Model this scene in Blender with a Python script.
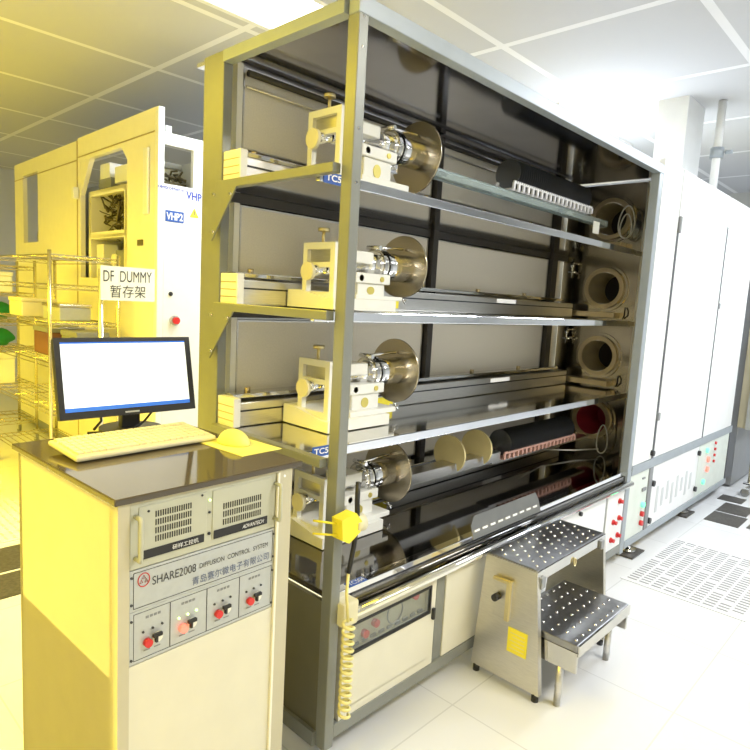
import bpy, bmesh, math, random
from mathutils import Vector, Matrix
random.seed(7)
PI = math.pi
for o in list(bpy.data.objects):
    bpy.data.objects.remove(o)
S = bpy.context.scene
C = S.collection

# ------------------------------------------------------------------ camera
EYE = 1.5
cam_d = bpy.data.cameras.new('camera')
cam = bpy.data.objects.new('camera', cam_d)
C.objects.link(cam)
f_, p_, r_, y_ = 609.856514, 0.123083172, -0.0550042634, 0.815306344
fw = Vector((math.sin(y_)*math.cos(p_), math.cos(y_)*math.cos(p_), -math.sin(p_)))
rt = Vector((math.cos(y_), -math.sin(y_), 0))
dn = fw.cross(rt)
r0 = math.cos(r_)*rt + math.sin(r_)*dn
d0 = -math.sin(r_)*rt + math.cos(r_)*dn
m3 = Matrix((r0, -d0, -fw)).transposed()
cam.matrix_world = Matrix.Translation((0, 0, EYE)) @ m3.to_4x4()
cam_d.sensor_fit = 'HORIZONTAL'
cam_d.sensor_width = 36.0
cam_d.lens = 36.0*f_/750.0
cam_d.clip_start = 0.02
S.camera = cam

# ------------------------------------------------------------------ world, lights, exposure
S.view_settings.view_transform = 'Standard'
S.view_settings.look = 'None'
S.view_settings.exposure = -0.5
S.view_settings.gamma = 1.0
S.view_settings.use_curve_mapping = False
w = bpy.data.worlds.new('room_air')
S.world = w
w.use_nodes = True
w.node_tree.nodes['Background'].inputs[0].default_value = (0.85, 0.9, 1.0, 1)
w.node_tree.nodes['Background'].inputs[1].default_value = 0.3

YEL = (1.0, 0.74, 0.015)
WHT = (0.86, 0.93, 1.0)
CEIL = 3.2
def lamp(name, loc, size, power, color, rot=(0, 0, 0), spread=180):
    l = bpy.data.lights.new(name, 'AREA')
    l.shape = 'RECTANGLE'; l.size, l.size_y = size
    l.energy = power; l.color = color
    l.spread = math.radians(spread)
    o = bpy.data.objects.new(name, l); C.objects.link(o)
    o.location = loc; o.rotation_euler = rot
    return o
# yellow clean-room tubes over the left bay, white tubes over the right aisle, plus added white fills
YL = [(-0.9, 1.7), (-0.7, 4.3), (-0.9, 6.9)]
WL = [(-1.3, -2.2), (2.5, -0.9), (5.0, -0.2), (7.0, -0.2), (5.6, 2.9), (2.7, 3.1)]  # first and last are added fills for the left floor and machine front
YP = [110, 260, 110]
WP = [50, 135, 82, 85, 230, 70]
for i, (x, y) in enumerate(YL):
    lamp('yellow_tube_light', (x, y, CEIL-0.07), (0.9, 2.2), YP[i], YEL, spread=150)
for i, (x, y) in enumerate(WL):
    lamp('white_tube_or_fill_light', (x, y, CEIL-0.07), (1.5, 0.5), WP[i], WHT if i > 1 else ((1.0, 0.90, 0.66), (1.0, 0.97, 0.90))[i])

# ------------------------------------------------------------------ materials
def mat(name, col, metal=0.0, rough=0.5, var=0.04, scale=12.0, emit=None, es=0.0, trans=0.0, ior=1.45, alpha=1.0, bump=0.0, stretch=(1, 1, 1)):
    m = bpy.data.materials.new(name); m.use_nodes = True
    nt = m.node_tree; b = nt.nodes['Principled BSDF']
    tc = nt.nodes.new('ShaderNodeTexCoord'); mp = nt.nodes.new('ShaderNodeMapping')
    mp.inputs['Scale'].default_value = stretch
    nz = nt.nodes.new('ShaderNodeTexNoise'); nz.inputs['Scale'].default_value = scale
    nz.inputs['Detail'].default_value = 3
    nt.links.new(tc.outputs['Object'], mp.inputs[0]); nt.links.new(mp.outputs[0], nz.inputs['Vector'])
    cr = nt.nodes.new('ShaderNodeValToRGB')
    a = [max(0, c*(1-var)) for c in col]; c2 = [min(1, c*(1+var)) for c in col]
    cr.color_ramp.elements[0].position = 0.3; cr.color_ramp.elements[1].position = 0.7
    cr.color_ramp.elements[0].color = (*a, 1); cr.color_ramp.elements[1].color = (*c2, 1)
    nt.links.new(nz.outputs['Fac'], cr.inputs[0]); nt.links.new(cr.outputs[0], b.inputs['Base Color'])
    b.inputs['Metallic'].default_value = metal; b.inputs['Roughness'].default_value = rough
    b.inputs['IOR'].default_value = ior
    b.inputs['Transmission Weight'].default_value = trans
    b.inputs['Alpha'].default_value = alpha
    if emit:
        b.inputs['Emission Color'].default_value = (*emit, 1); b.inputs['Emission Strength'].default_value = es
    if bump:
        bp = nt.nodes.new('ShaderNodeBump'); bp.inputs['Strength'].default_value = bump
        bp.inputs['Distance'].default_value = 0.01
        nt.links.new(nz.outputs['Fac'], bp.inputs['Height']); nt.links.new(bp.outputs[0], b.inputs['Normal'])
    return m

def tile_mat(name, col, line, size, width, rough, metal=0.0, off=0.0, spec=0.5):
    m = bpy.data.materials.new(name); m.use_nodes = True
    nt = m.node_tree; b = nt.nodes['Principled BSDF']
    tc = nt.nodes.new('ShaderNodeTexCoord')
    br = nt.nodes.new('ShaderNodeTexBrick')
    br.offset = 0.0; br.squash = 1.0
    br.inputs['Scale'].default_value = 1.0
    br.inputs['Brick Width'].default_value = size; br.inputs['Row Height'].default_value = size
    br.inputs['Mortar Size'].default_value = width; br.inputs['Mortar Smooth'].default_value = 0.1
    br.inputs['Color1'].default_value = (*col, 1); br.inputs['Color2'].default_value = (*[c*0.97 for c in col], 1)
    br.inputs['Mortar'].default_value = (*line, 1)
    mp = nt.nodes.new('ShaderNodeMapping'); mp.inputs['Location'].default_value = (off, off, 0)
    nt.links.new(tc.outputs['Object'], mp.inputs[0]); nt.links.new(mp.outputs[0], br.inputs['Vector'])
    nt.links.new(br.outputs['Color'], b.inputs['Base Color'])
    b.inputs['Roughness'].default_value = rough; b.inputs['Metallic'].default_value = metal
    b.inputs['Specular IOR Level'].default_value = spec
    return m

def label_mat(name, bg, ink):                     # small printed sticker with rows of faint print
    m = mat(name, bg, 0, 0.5)
    return m

M = {}
M['floor'] = tile_mat('white_raised_floor_tile', (0.70, 0.71, 0.73), (0.56, 0.57, 0.59), 0.6, 0.003, 0.22)
M['ceiling'] = tile_mat('ceiling_panel_grey', (0.60, 0.61, 0.64), (0.88, 0.89, 0.92), 1.2, 0.028, 0.6)
M['wall'] = tile_mat('clean_wall_panel', (0.6, 0.61, 0.61), (0.6, 0.6, 0.6), 1.2, 0.004, 0.5)
M['postpaint'] = mat('grey_frame_paint', (0.25, 0.26, 0.24), 0.25, 0.32)
M['hoodpaint'] = mat('light_grey_frame_paint', (0.36, 0.40, 0.44), 0.2, 0.35)
M['darkpaint'] = mat('dark_frame_paint', (0.055, 0.05, 0.045), 0.2, 0.4)
M['steel'] = mat('polished_steel', (0.62, 0.61, 0.58), 1.0, 0.10, var=0.08, scale=6, bump=0.015)
M['deck'] = mat('mirror_steel_deck', (0.24, 0.23, 0.22), 1.0, 0.07, var=0.12, scale=4, bump=0.01)
M['satin'] = mat('satin_steel', (0.66, 0.64, 0.60), 1.0, 0.28, var=0.06, scale=20, stretch=(1, 1, 14))
M['brushed'] = mat('brushed_steel_side', (0.66, 0.63, 0.55), 1.0, 0.34, var=0.05, scale=30, stretch=(1, 1, 9))
M['chrome'] = mat('chrome', (0.86, 0.86, 0.87), 1.0, 0.06, var=0.02)
M['disc'] = mat('lapped_steel_disc', (0.60, 0.53, 0.40), 1.0, 0.24, var=0.05, scale=5)  # warm tint puts the reflected yellow surroundings into the steel colour
M['filter'] = mat('pale_filter_panel', (0.80, 0.76, 0.68), 0, 0.6, var=0.04, scale=160, bump=0.05)
M['cream'] = mat('cream_cabinet_paint', (0.55, 0.51, 0.37), 0, 0.42, var=0.02)
M['creamfront'] = mat('pale_cream_panel_paint', (0.72, 0.69, 0.56), 0, 0.45, var=0.02)
M['whitepaint'] = mat('white_enamel', (0.84, 0.85, 0.85), 0, 0.38, var=0.015)
M['machine'] = mat('warm_white_machine_paint', (0.86, 0.83, 0.72), 0, 0.4, var=0.015)
M['casting'] = mat('white_painted_casting', (0.84, 0.84, 0.80), 0, 0.36, var=0.03)
M['olive'] = mat('dark_side_panel', (0.17, 0.16, 0.11), 0.1, 0.5)
M['pcpaint'] = mat('putty_pc_panel', (0.50, 0.50, 0.40), 0, 0.45, var=0.03)
M['alum'] = mat('anodised_aluminium_panel', (0.50, 0.52, 0.52), 0.35, 0.42, var=0.03, scale=60)
M['black'] = mat('black_plastic', (0.02, 0.02, 0.022), 0, 0.4)
M['slot'] = mat('vent_slot_dark', (0.03, 0.03, 0.025), 0, 0.7)
M['print'] = mat('dark_print', (0.06, 0.06, 0.06), 0, 0.6)
M['blueprint'] = mat('blue_grey_print', (0.12, 0.15, 0.25), 0, 0.6)
M['white_print'] = mat('white_print', (0.9, 0.9, 0.9), 0, 0.5)
M['redprint'] = mat('red_print', (0.6, 0.05, 0.04), 0, 0.6)
M['navy'] = mat('blue_print', (0.05, 0.08, 0.45), 0, 0.6)
M['bluelabel'] = mat('blue_label', (0.03, 0.10, 0.42), 0, 0.45)
M['yellowlabel'] = mat('yellow_label', (0.90, 0.78, 0.05), 0, 0.5)
M['yellow'] = mat('yellow_plastic', (0.88, 0.76, 0.04), 0, 0.4)
M['coil'] = mat('yellow_hose_plastic', (0.80, 0.72, 0.30), 0, 0.4)
M['red'] = mat('red_button_plastic', (0.62, 0.03, 0.03), 0, 0.35)
M['redlit'] = mat('lit_red_button', (0.9, 0.2, 0.15), 0, 0.4, emit=(1, 0.12, 0.08), es=2.5)
M['greenlit'] = mat('lit_green_lamp', (0.2, 0.8, 0.4), 0, 0.4, emit=(0.15, 1, 0.45), es=1.6)
M['greenled'] = mat('small_green_led', (0.7, 1, 0.4), 0, 0.4, emit=(0.6, 1, 0.3), es=4)
M['beige'] = mat('beige_plastic', (0.74, 0.69, 0.47), 0, 0.5)
M['key'] = mat('beige_key_plastic', (0.78, 0.72, 0.47), 0, 0.55)
M['paleyellow'] = mat('pale_yellow_plastic', (0.86, 0.80, 0.25), 0, 0.55)
M['desktop'] = mat('dark_glossy_laminate', (0.085, 0.07, 0.05), 0.0, 0.08, var=0.03)
M['faint'] = mat('faint_grey_print', (0.62, 0.64, 0.65), 0, 0.5)
M['pale'] = mat('pale_grey_green_panel', (0.70, 0.75, 0.69), 0, 0.45)
M['darkgrey'] = mat('dark_grey_gap_trim', (0.09, 0.095, 0.105), 0, 0.45)
M['screen'] = mat('lit_screen', (0.9, 0.93, 1.0), 0, 0.3, emit=(0.88, 0.96, 1.0), es=1.1)
M['screenblue'] = mat('lit_screen_blue', (0.05, 0.2, 0.8), 0, 0.3, emit=(0.03, 0.16, 0.85), es=0.6)
M['quartz'] = mat('clear_quartz', (0.80, 0.93, 0.93), 0, 0.08, trans=0.75, ior=1.3)
M['boat'] = mat('frosted_quartz_boat', (0.85, 0.85, 0.88), 0, 0.35)
M['boatred'] = mat('pink_tinted_boat', (0.62, 0.36, 0.30), 0, 0.35)
M['wafer'] = mat('dark_silicon', (0.16, 0.17, 0.19), 0.8, 0.2)
M['baffle'] = mat('opaque_cream_quartz_disc', (0.86, 0.74, 0.38), 0, 0.45)
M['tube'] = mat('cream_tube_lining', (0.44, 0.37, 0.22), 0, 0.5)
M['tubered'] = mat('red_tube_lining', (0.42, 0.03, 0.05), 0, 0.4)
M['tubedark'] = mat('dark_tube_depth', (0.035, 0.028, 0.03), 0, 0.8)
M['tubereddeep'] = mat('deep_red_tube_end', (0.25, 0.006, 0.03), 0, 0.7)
M['ring'] = mat('tube_mouth_ring', (0.55, 0.45, 0.28), 0.9, 0.3)
M['endwall'] = mat('mirror_steel_wall', (0.42, 0.37, 0.28), 1.0, 0.14, var=0.18, scale=5, bump=0.04)
M['grate'] = mat('dark_floor_grate', (0.10, 0.095, 0.09), 0.4, 0.4, var=0.3, scale=60)
M['cable'] = mat('white_cable', (0.8, 0.78, 0.72), 0, 0.5)
M['green'] = mat('green_cloth', (0.01, 0.20, 0.07), 0, 0.8)
M['wire'] = mat('chromed_wire', (0.66, 0.60, 0.42), 1.0, 0.25)
M['paper'] = mat('sign_paper', (0.88, 0.88, 0.80), 0, 0.7)
M['window'] = mat('clear_door_glazing', (0.85, 0.88, 0.86), 0, 0.05, trans=0.9, ior=1.2)
M['lampglow'] = mat('lamp_diffuser', (0.95, 0.95, 0.95), 0, 0.5, emit=(0.95, 0.98, 1.0), es=5)
M['lampyellow'] = mat('yellow_lamp_diffuser', (0.95, 0.85, 0.3), 0, 0.5, emit=(1.0, 0.80, 0.12), es=4)
M['clutter'] = mat('dark_wiring', (0.12, 0.10, 0.05), 0, 0.5)
M['brown'] = mat('brown_box', (0.20, 0.09, 0.07), 0, 0.6)
M['greyplastic'] = mat('grey_plastic', (0.25, 0.26, 0.27), 0, 0.4)
M['checker'] = mat('grey_hood_lining', (0.66, 0.66, 0.72), 1.0, 0.10, var=0.1, scale=3)

# ------------------------------------------------------------------ mesh helpers
OFF = {}
class MB:
    def __init__(s): s.bm = bmesh.new()
    def box(s, x0, x1, y0, y1, z0, z1, bev=0.0, mtx=None):
        g = bmesh.ops.create_cube(s.bm, size=1.0)
        vs = g['verts']
        for v in vs:
            v.co = Vector(((x0+x1)/2+v.co.x*(x1-x0), (y0+y1)/2+v.co.y*(y1-y0), (z0+z1)/2+v.co.z*(z1-z0)))
        if bev:
            es = list({e for v in vs for e in v.link_edges})
            r = bmesh.ops.bevel(s.bm, geom=es, offset=bev, segments=2, affect='EDGES', profile=0.5)
            vs = list({v for f in r['faces'] for v in f.verts} | {v for v in vs if v.is_valid})
        if mtx:
            for v in vs: v.co = mtx @ v.co
        return s
    def cyl(s, a, b, r, seg=20, r2=None, caps=True, smooth=True):
        a = Vector(a); b = Vector(b); d = b-a; r2 = r if r2 is None else r2
        q = d.to_track_quat('Z', 'Y').to_matrix().to_4x4()
        g = bmesh.ops.create_cone(s.bm, cap_ends=caps, segments=seg, radius1=r, radius2=r2, depth=d.length)
        mt = Matrix.Translation((a+b)/2) @ q
        for v in g['verts']: v.co = mt @ v.co
        if smooth:
            for f in {f for v in g['verts'] for f in v.link_faces}:
                if len(f.verts) == 4: f.smooth = True
        return s
    def ring(s, c, axis, r_in, r_out, t, seg=40):        # annulus of thickness t along axis ('X')
        vs = []
        for k in range(seg):
            a = 2*PI*k/seg
            for (rr, dx) in ((r_in, -t/2), (r_out, -t/2), (r_out, t/2), (r_in, t/2)):
                vs.append(s.bm.verts.new((c[0]+dx, c[1]+rr*math.cos(a), c[2]+rr*math.sin(a))))
        for k in range(seg):
            n = (k+1) % seg
            for j in range(4):
                jn = (j+1) % 4
                s.bm.faces.new((vs[4*k+j], vs[4*n+j], vs[4*n+jn], vs[4*k+jn]))
        return s
    def tube(s, pts, r, seg=8, close=False):
        pts = [Vector(p) for p in pts]; n = len(pts); rings = []
        up = None
        for i, p in enumerate(pts):
            if close: t = pts[(i+1) % n]-pts[i-1]
            else: t = pts[min(i+1, n-1)]-pts[max(i-1, 0)]
            t.normalize()
            if up is None:
                up = Vector((0, 0, 1)) if abs(t.z) < 0.9 else Vector((1, 0, 0))
            a = (up - t*up.dot(t)).normalized(); b = t.cross(a); up = a
            rings.append([s.bm.verts.new(p+a*r*math.cos(2*PI*k/seg)+b*r*math.sin(2*PI*k/seg)) for k in range(seg)])
        rng = range(n if close else n-1)
        for i in rng:
            j = (i+1) % n
            for k in range(seg):
                f = s.bm.faces.new((rings[i][k], rings[i][(k+1) % seg], rings[j][(k+1) % seg], rings[j][k])); f.smooth = True
        if not close:
            s.bm.faces.new(rings[0]); s.bm.faces.new(rings[-1])
        return s
    def prism(s, poly, axis, a, b):                      # 2-D outline extruded along an axis
        def P(u, v, wv):
            return {'x': (wv, u, v), 'y': (u, wv, v), 'z': (u, v, wv)}[axis]
        A = [s.bm.verts.new(P(u, v, a)) for u, v in poly]
        B = [s.bm.verts.new(P(u, v, b)) for u, v in poly]
        s.bm.faces.new(A); s.bm.faces.new(B)
        n = len(poly)
        for i in range(n):
            s.bm.faces.new((A[i], A[(i+1) % n], B[(i+1) % n], B[i]))
        return s
    def frame(s, axis, u0, u1, v0, v1, a, b, wd):        # picture-frame of four bars
        for (p, q, r, t) in ((u0, u1, v0, v0+wd), (u0, u1, v1-wd, v1), (u0, u0+wd, v0+wd, v1-wd), (u1-wd, u1, v0+wd, v1-wd)):
            if axis == 'x': s.box(a, b, p, q, r, t)
            elif axis == 'y': s.box(p, q, a, b, r, t)
            else: s.box(p, q, r, t, a, b)
        return s
    def mark(s):
        s.n0 = len(s.bm.faces); s.bm.faces.ensure_lookup_table(); s.old = set(s.bm.faces); return s
    def put(s, name, m, parent=None, kind=None, label=None, m2=None):
        if m2:
            for f in s.bm.faces:
                if f not in s.old: f.material_index = 1
        me = bpy.data.meshes.new(name)
        bmesh.ops.recalc_face_normals(s.bm, faces=s.bm.faces[:])
        off = OFF.get(parent.name, Vector()) if parent else Vector()
        if off.length:
            for v in s.bm.verts: v.co -= off
        s.bm.to_mesh(me); s.bm.free()
        me.materials.append(m if not isinstance(m, str) else M[m])
        if m2: me.materials.append(M[m2])
        o = bpy.data.objects.new(name, me); C.objects.link(o)
        if parent:
            o.parent = parent; OFF[o.name] = off
        if kind: o['kind'] = kind
        if label: o['label'] = label
        return o
def tag(o, label, cat, group=None):
    o['label'] = label; o['category'] = cat
    if group: o['group'] = group
    return o
def each(chain, name, m, parent, cls=None):
    out = []
    for kind, a in chain:
        q = (cls or MB)(); getattr(q, kind)(*a); out.append(q.put(name, m, parent))
    return out
def thing(name, label, cat, loc=(0, 0, 0), rotz=0.0, group=None, local=False):
    o = bpy.data.objects.new(name, None); C.objects.link(o)
    o.empty_display_size = 0.05
    o.location = loc; o.rotation_euler = (0, 0, rotz)
    OFF[o.name] = Vector() if local else Vector(loc)
    return tag(o, label, cat, group)
def centre(o):                                           # put a one-mesh thing's origin at its base
    vs = [v.co for v in o.data.vertices]
    c = Vector(((min(v.x for v in vs)+max(v.x for v in vs))/2, (min(v.y for v in vs)+max(v.y for v in vs))/2, min(v.z for v in vs)))
    for v in o.data.vertices: v.co -= c
    o.location = c
    return o
def copy_tree(o, parent=None):
    c = o.copy(); C.objects.link(c)
    if parent: c.parent = parent
    OFF[c.name] = OFF.get(o.name, Vector())
    for ch in list(o.children): copy_tree(ch, c)
    return c
def text(s, name, m, parent, origin, xdir, ydir, height=None, width=None, align='LEFT', shear=0.0, thick=0.0006, bold=0.0):
    cu = bpy.data.curves.new(name, 'FONT'); cu.body = s; cu.size = 1.0; cu.extrude = 0.0; cu.shear = shear; cu.offset = bold
    cu.align_x = align
    to = bpy.data.objects.new(name, cu); C.objects.link(to)
    bpy.context.view_layer.update()
    dg = bpy.context.evaluated_depsgraph_get()
    me = bpy.data.meshes.new_from_object(to.evaluated_get(dg))
    bpy.data.objects.remove(to); bpy.data.curves.remove(cu)
    xs = [v.co.x for v in me.vertices]; ys = [v.co.y for v in me.vertices]
    w0 = max(xs)-min(xs); h0 = max(ys)-min(ys)
    sx = width/w0 if width else height/h0
    sy = height/h0 if height else sx
    X = Vector(xdir).normalized(); Y = Vector(ydir).normalized(); N = X.cross(Y)
    off = OFF.get(parent.name, Vector()) if parent else Vector()
    O = Vector(origin)
    for v in me.vertices:
        v.co = O + X*(v.co.x-min(xs))*sx + Y*(v.co.y-min(ys))*sy + N*thick - off
    me.materials.clear(); me.materials.append(M[m])
    o = bpy.data.objects.new(name, me); C.objects.link(o)
    if parent: o.parent = parent; OFF[o.name] = off
    return o
E_ = EYE
def Z(v): return EYE+v

# ------------------------------------------------------------------ the room
MB().box(-3, 9.5, -3.5, 11, -0.05, 0).put('floor', 'floor', kind='structure')
MB().box(-3, 9.5, -3.5, 11, CEIL, CEIL+0.05).put('ceiling', 'ceiling', kind='structure')
MB().box(-3.1, 9.6, 11, 11.1, 0, CEIL).put('wall_back', 'wall', kind='structure')
MB().box(-3.1, -3, -3.5, 11, 0, CEIL).put('wall_left', 'wall', kind='structure')
MB().box(9.5, 9.6, -3.5, 11, 0, CEIL).put('wall_right', 'wall', kind='structure')
MB().box(-3.1, 9.6, -3.6, -3.5, 0, CEIL).put('wall_front', 'wall', kind='structure')

# ceiling lamps (housing + diffuser); the light itself is made at the top; two white ones are added fills
def ceiling_lamp(x, y, sx, sy, yellow, label, group):
    t = thing('ceiling_lamp', label, 'lamp', (x, y, CEIL-0.05), 0, group)
    MB().frame('z', x-sx/2-.04, x+sx/2+.04, y-sy/2-.04, y+sy/2+.04, CEIL-0.055, CEIL, 0.04).put('housing', 'whitepaint', t)
    MB().box(x-sx/2, x+sx/2, y-sy/2, y+sy/2, CEIL-0.045, CEIL-0.01).put('diffuser', 'lampyellow' if yellow else 'lampglow', t)
for (x, y), n in zip(YL, ('yellow ceiling light left of the desk cabinet', 'yellow ceiling light in front of the wire racks', 'yellow ceiling light farthest back along the left bay')): ceiling_lamp(x, y, 0.9, 2.2, True, n, 'yellow ceiling lights')
for (x, y), n in zip(WL, ('added warm white fill light behind the camera at left', 'white ceiling light over the step stool', 'white ceiling light over the middle of the cabinet doors', 'white ceiling light over the far end of the aisle', 'white ceiling light behind the furnace cabinet', 'added white fill light between the rack and the process machine')): ceiling_lamp(x, y, 1.5, 0.5, False, n, 'white ceiling lights')

# =================================================================== furnace load station
PX = (1.238, 1.276)      # near post
XE = 3.98                # end wall
SH = [Z(.378), Z(-.047), Z(-.495)]     # shelf tops
DK = Z(-.935)            # deck top
YF, YS, YB = 1.30, 1.45, 2.02
TOP = Z(.82)
rack = thing('furnace_load_station', 'tall grey framed furnace loading rack with three polished steel shelves and a mirror deck', 'rack', (2.5, 1.7, 0))
def post(x0, x1, y0, y1, z0, z1, m='postpaint', nm='post'):
    return MB().box(x0, x1, y0, y1, z0, z1, 0.003).put(nm, m, rack)
np_ = post(PX[0], PX[1], YF, YF+.045, 0.05, Z(.83))
for z in (2.28, 2.2, 1.98, 1.83): MB().cyl((1.257, YF-.002, z), (1.257, YF+.001, z), .004, 8).put('screw', 'steel', np_)
post(1.225, 1.262, 1.955, 2.085, 0.05, Z(.83))
post(3.60, 3.655, YF, YF+.05, Z(-.93), Z(.83), 'hoodpaint')
# hood
MB().box(PX[0]-.004, 3.659, YF-.003, YF+.04, Z(.785), Z(.835), 0.003).put('hood_beam', 'hoodpaint', rack)
MB().box(1.222, 1.26, YF+.046, 1.957, Z(.79), Z(.828)).put('hood_side_beam', 'hoodpaint', rack)
MB().box(1.262, XE, YF+.04, 2.2, Z(.83), Z(.845)).put('hood_ceiling', 'checker', rack)
# back wall of the bay
bw = MB().box(1.33, XE+.02, YB+.012, YB+.04, Z(-.95), Z(.83)).put('back_panel', 'satin', rack)
# shelves
for i, z in enumerate(SH):
    sh = MB().box(1.245, XE, YS, YB, z-.012, z).put('shelf', 'steel', rack)
    MB().box(1.245, XE, YS-.004, YS+.014, z-.032, z+.0015, 0.003).put('shelf_lip', 'chrome', sh)
    MB().box(1.262, XE, YB-.03, YB, z-.05, z-.013).put('rear_rail', 'darkpaint', sh)
    MB().box(1.205, 1.236, 1.345, 1.96, z-.022, z+.006, 0.002).put('side_rim', 'postpaint', sh)
    # triangular gusset on the rear post
    g = MB().prism([(1.98, z-.02), (1.83, z-.02), (1.98, z-.2)], 'x', 1.205, 1.211)
    g.put('gusset', 'postpaint', sh)
    for (y, zz) in ((1.86, z-.045), (1.965, z-.17), (1.965, z-.04)): MB().cyl((1.198, y, zz), (1.206, y, zz), .006, 8).put('bolt', 'chrome', sh)
# deck
dk = MB().box(1.262, XE, YF+.05, YB, DK-.02, DK).put('deck', 'deck', rack)
MB().box(1.262, 3.66, YF+.02, YF+.055, DK-.02, DK+.004, 0.002).put('deck_lip', 'chrome', dk)
MB().box(1.262, 3.66, YF+.012, YF+.03, DK-.062, DK-.021).put('deck_fascia', 'deck', dk)
MB().cyl((1.325, YF-.012, Z(-1.002)), (3.64, YF-.012, Z(-1.002)), .017, 20).put('front_rail', 'chrome', rack)
MB().box(1.268, 1.335, YF-.03, YF+.03, Z(-1.03), Z(-.95), .008).put('rail_end_cap', 'beige', rack)
# filter panels at the back of every level
cells = [(1.335, 2.46), (2.52, 3.72)]
lv = [(SH[0]+.15, TOP-.005), (SH[1]+.115, SH[0]-.055), (SH[2]+.10, SH[1]-.06), (DK+.13, SH[2]-.045)]
for k, (z0, z1) in enumerate(lv):
    for (x0, x1) in cells:
        fp = MB().box(x0, x1, YB-.02, YB+.01, z0, z1, 0.003).put('filter_panel', 'filter', rack)
        MB().frame('y', x0, x1, z0, z1, YB-.024, YB-.019, .006).put('filter_frame', 'satin', fp)
    MB().box(2.47, 2.51, YB-.05, YB+.01, (SH+[DK])[k]+.02, z1+.05 if k else TOP).put('back_mullion', 'darkpaint', rack)
    MB().box(3.73, 3.80, YB-.05, YB+.01, (SH+[DK])[k]+.01, z1+.05 if k else TOP).put('back_mullion', 'darkpaint', rack)
# yellow-lit strip left of the panels
MB().box(1.305, 1.33, 1.992, YB+.045, Z(-.93), Z(.825)).put('edge_strip', 'casting', rack)
# pipe along the top of the back
MB().cyl((1.34, YB-.045, Z(.79)), (3.9, YB-.045, Z(.79)), .012, 12).put('pipe', 'darkpaint', rack)
MB().cyl((1.34, YB-.035, Z(.745)), (3.9, YB-.035, Z(.745)), .005, 8).put('conduit', 'satin', rack)
# end wall with tube mouths
AY = 1.71
AZ = [Z(.60), Z(.155), Z(-.29), Z(-.72)]
R_IN, R_OUT = .108, .132
def wall_with_holes():
    mb = MB(); bm = mb.bm
    zs = [DK] + [ (AZ[3-k]+AZ[2-k])/2 for k in range(3)] + [TOP]
    for k in range(4):
        cz = AZ[3-k]; z0, z1 = zs[k], zs[k+1]; n = 48
        inner = []; outer = []
        for j in range(n):
            a = 2*PI*j/n; ca, sa = math.cos(a), math.sin(a)
            inner.append(bm.verts.new((XE, AY+R_IN*ca, cz+R_IN*sa)))
            ty = ((YB-AY) if ca > 0 else (AY-YF-.03))/max(abs(ca), 1e-6)
            tz = ((z1-cz) if sa > 0 else (cz-z0))/max(abs(sa), 1e-6)
            t = min(ty, tz)
            outer.append(bm.verts.new((XE, AY+t*ca, cz+t*sa)))
        for j in range(n):
            bm.faces.new((inner[j], inner[(j+1) % n], outer[(j+1) % n], outer[j]))
        for (sy, sz, y, z) in ((1, 1, YB, z1), (-1, 1, YF+.03, z1), (1, -1, YB, z0), (-1, -1, YF+.03, z0)):
            c = bm.verts.new((XE, y, z))
            q = [o for o in outer if (o.co.y-AY)*sy >= -1e-6 and (o.co.z-cz)*sz >= -1e-6]
            qy = [o for o in q if abs(o.co.y-y) < 1e-6]; qz = [o for o in q if abs(o.co.z-z) < 1e-6]
            if qy and qz:
                ay = max(qy, key=lambda o: o.co.z*sz); az = max(qz, key=lambda o: o.co.y*sy)
                if ay is not az: bm.faces.new((c, ay, az))
    return mb
ew = wall_with_holes().put('end_wall', 'endwall', rack)
MB().box(XE-.012, XE, 1.40, 1.50, DK, TOP).put('end_wall_strip', 'brushed', ew)
MB().box(3.655, XE, YF+.035, YF+.05, DK, TOP).put('end_wall_return', 'brushed', ew)
for k in range(4):
    z = AZ[k]
    tr = MB().ring((XE-.012, AY, z), 'X', R_IN-.004, R_OUT, .03, 48).put('tube_mouth', 'ring', rack)
    MB().ring((XE+.0, AY, z), 'X', R_OUT+.002, R_OUT+.022, .02, 48).put('outer_flange', 'endwall', tr)
    n = MB(); bm = n.bm
    for (xa, xb) in ((XE-.02, XE+.45),):
        A = []; B = []
        for j in range(48):
            a = 2*PI*j/48
            A.append(bm.verts.new((xa, AY+(R_IN-.006)*math.cos(a), z+(R_IN-.006)*math.sin(a))))
            B.append(bm.verts.new((xb, AY+(R_IN-.02)*math.cos(a), z+(R_IN-.02)*math.sin(a))))
        for j in range(48):
            f = bm.faces.new((A[j], A[(j+1) % 48], B[(j+1) % 48], B[j])); f.smooth = True
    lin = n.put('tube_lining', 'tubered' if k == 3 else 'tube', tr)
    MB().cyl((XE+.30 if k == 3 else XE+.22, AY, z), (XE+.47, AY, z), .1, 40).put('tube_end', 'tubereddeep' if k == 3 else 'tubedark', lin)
    # small valves left of each mouth and a hook under it
    if k < 3:
        v = MB().cyl((XE-.06, 1.925, z+.16), (XE, 1.925, z+.16), .008, 10).cyl((XE-.055, 1.925, z+.06), (XE-.055, 1.925, z+.19), .006, 10)
        v.cyl((XE-.055, 1.925, z+.13), (XE-.055, 1.925, z+.155), .013, 10).cyl((XE-.055, 1.9, z+.1), (XE-.055, 1.95, z+.1), .007, 10)
        v.put('gas_valve', 'chrome', rack)
        if k: MB().tube([(XE-.012, 1.56, z-.12), (XE-.03, 1.555, z-.14), (XE-.03, 1.555, z-.17), (XE-.012, 1.57, z-.19)], .005).put('hook', 'black', rack)
        MB().box(XE-.09, XE-.001, 1.60, 1.90, z-.19, z-.155, .002).put('wall_ledge', 'ring', rack)
    ledge = 0
for (y0, y1, zz) in ((1.56, 1.93, Z(.06)+.19),): pass
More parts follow.
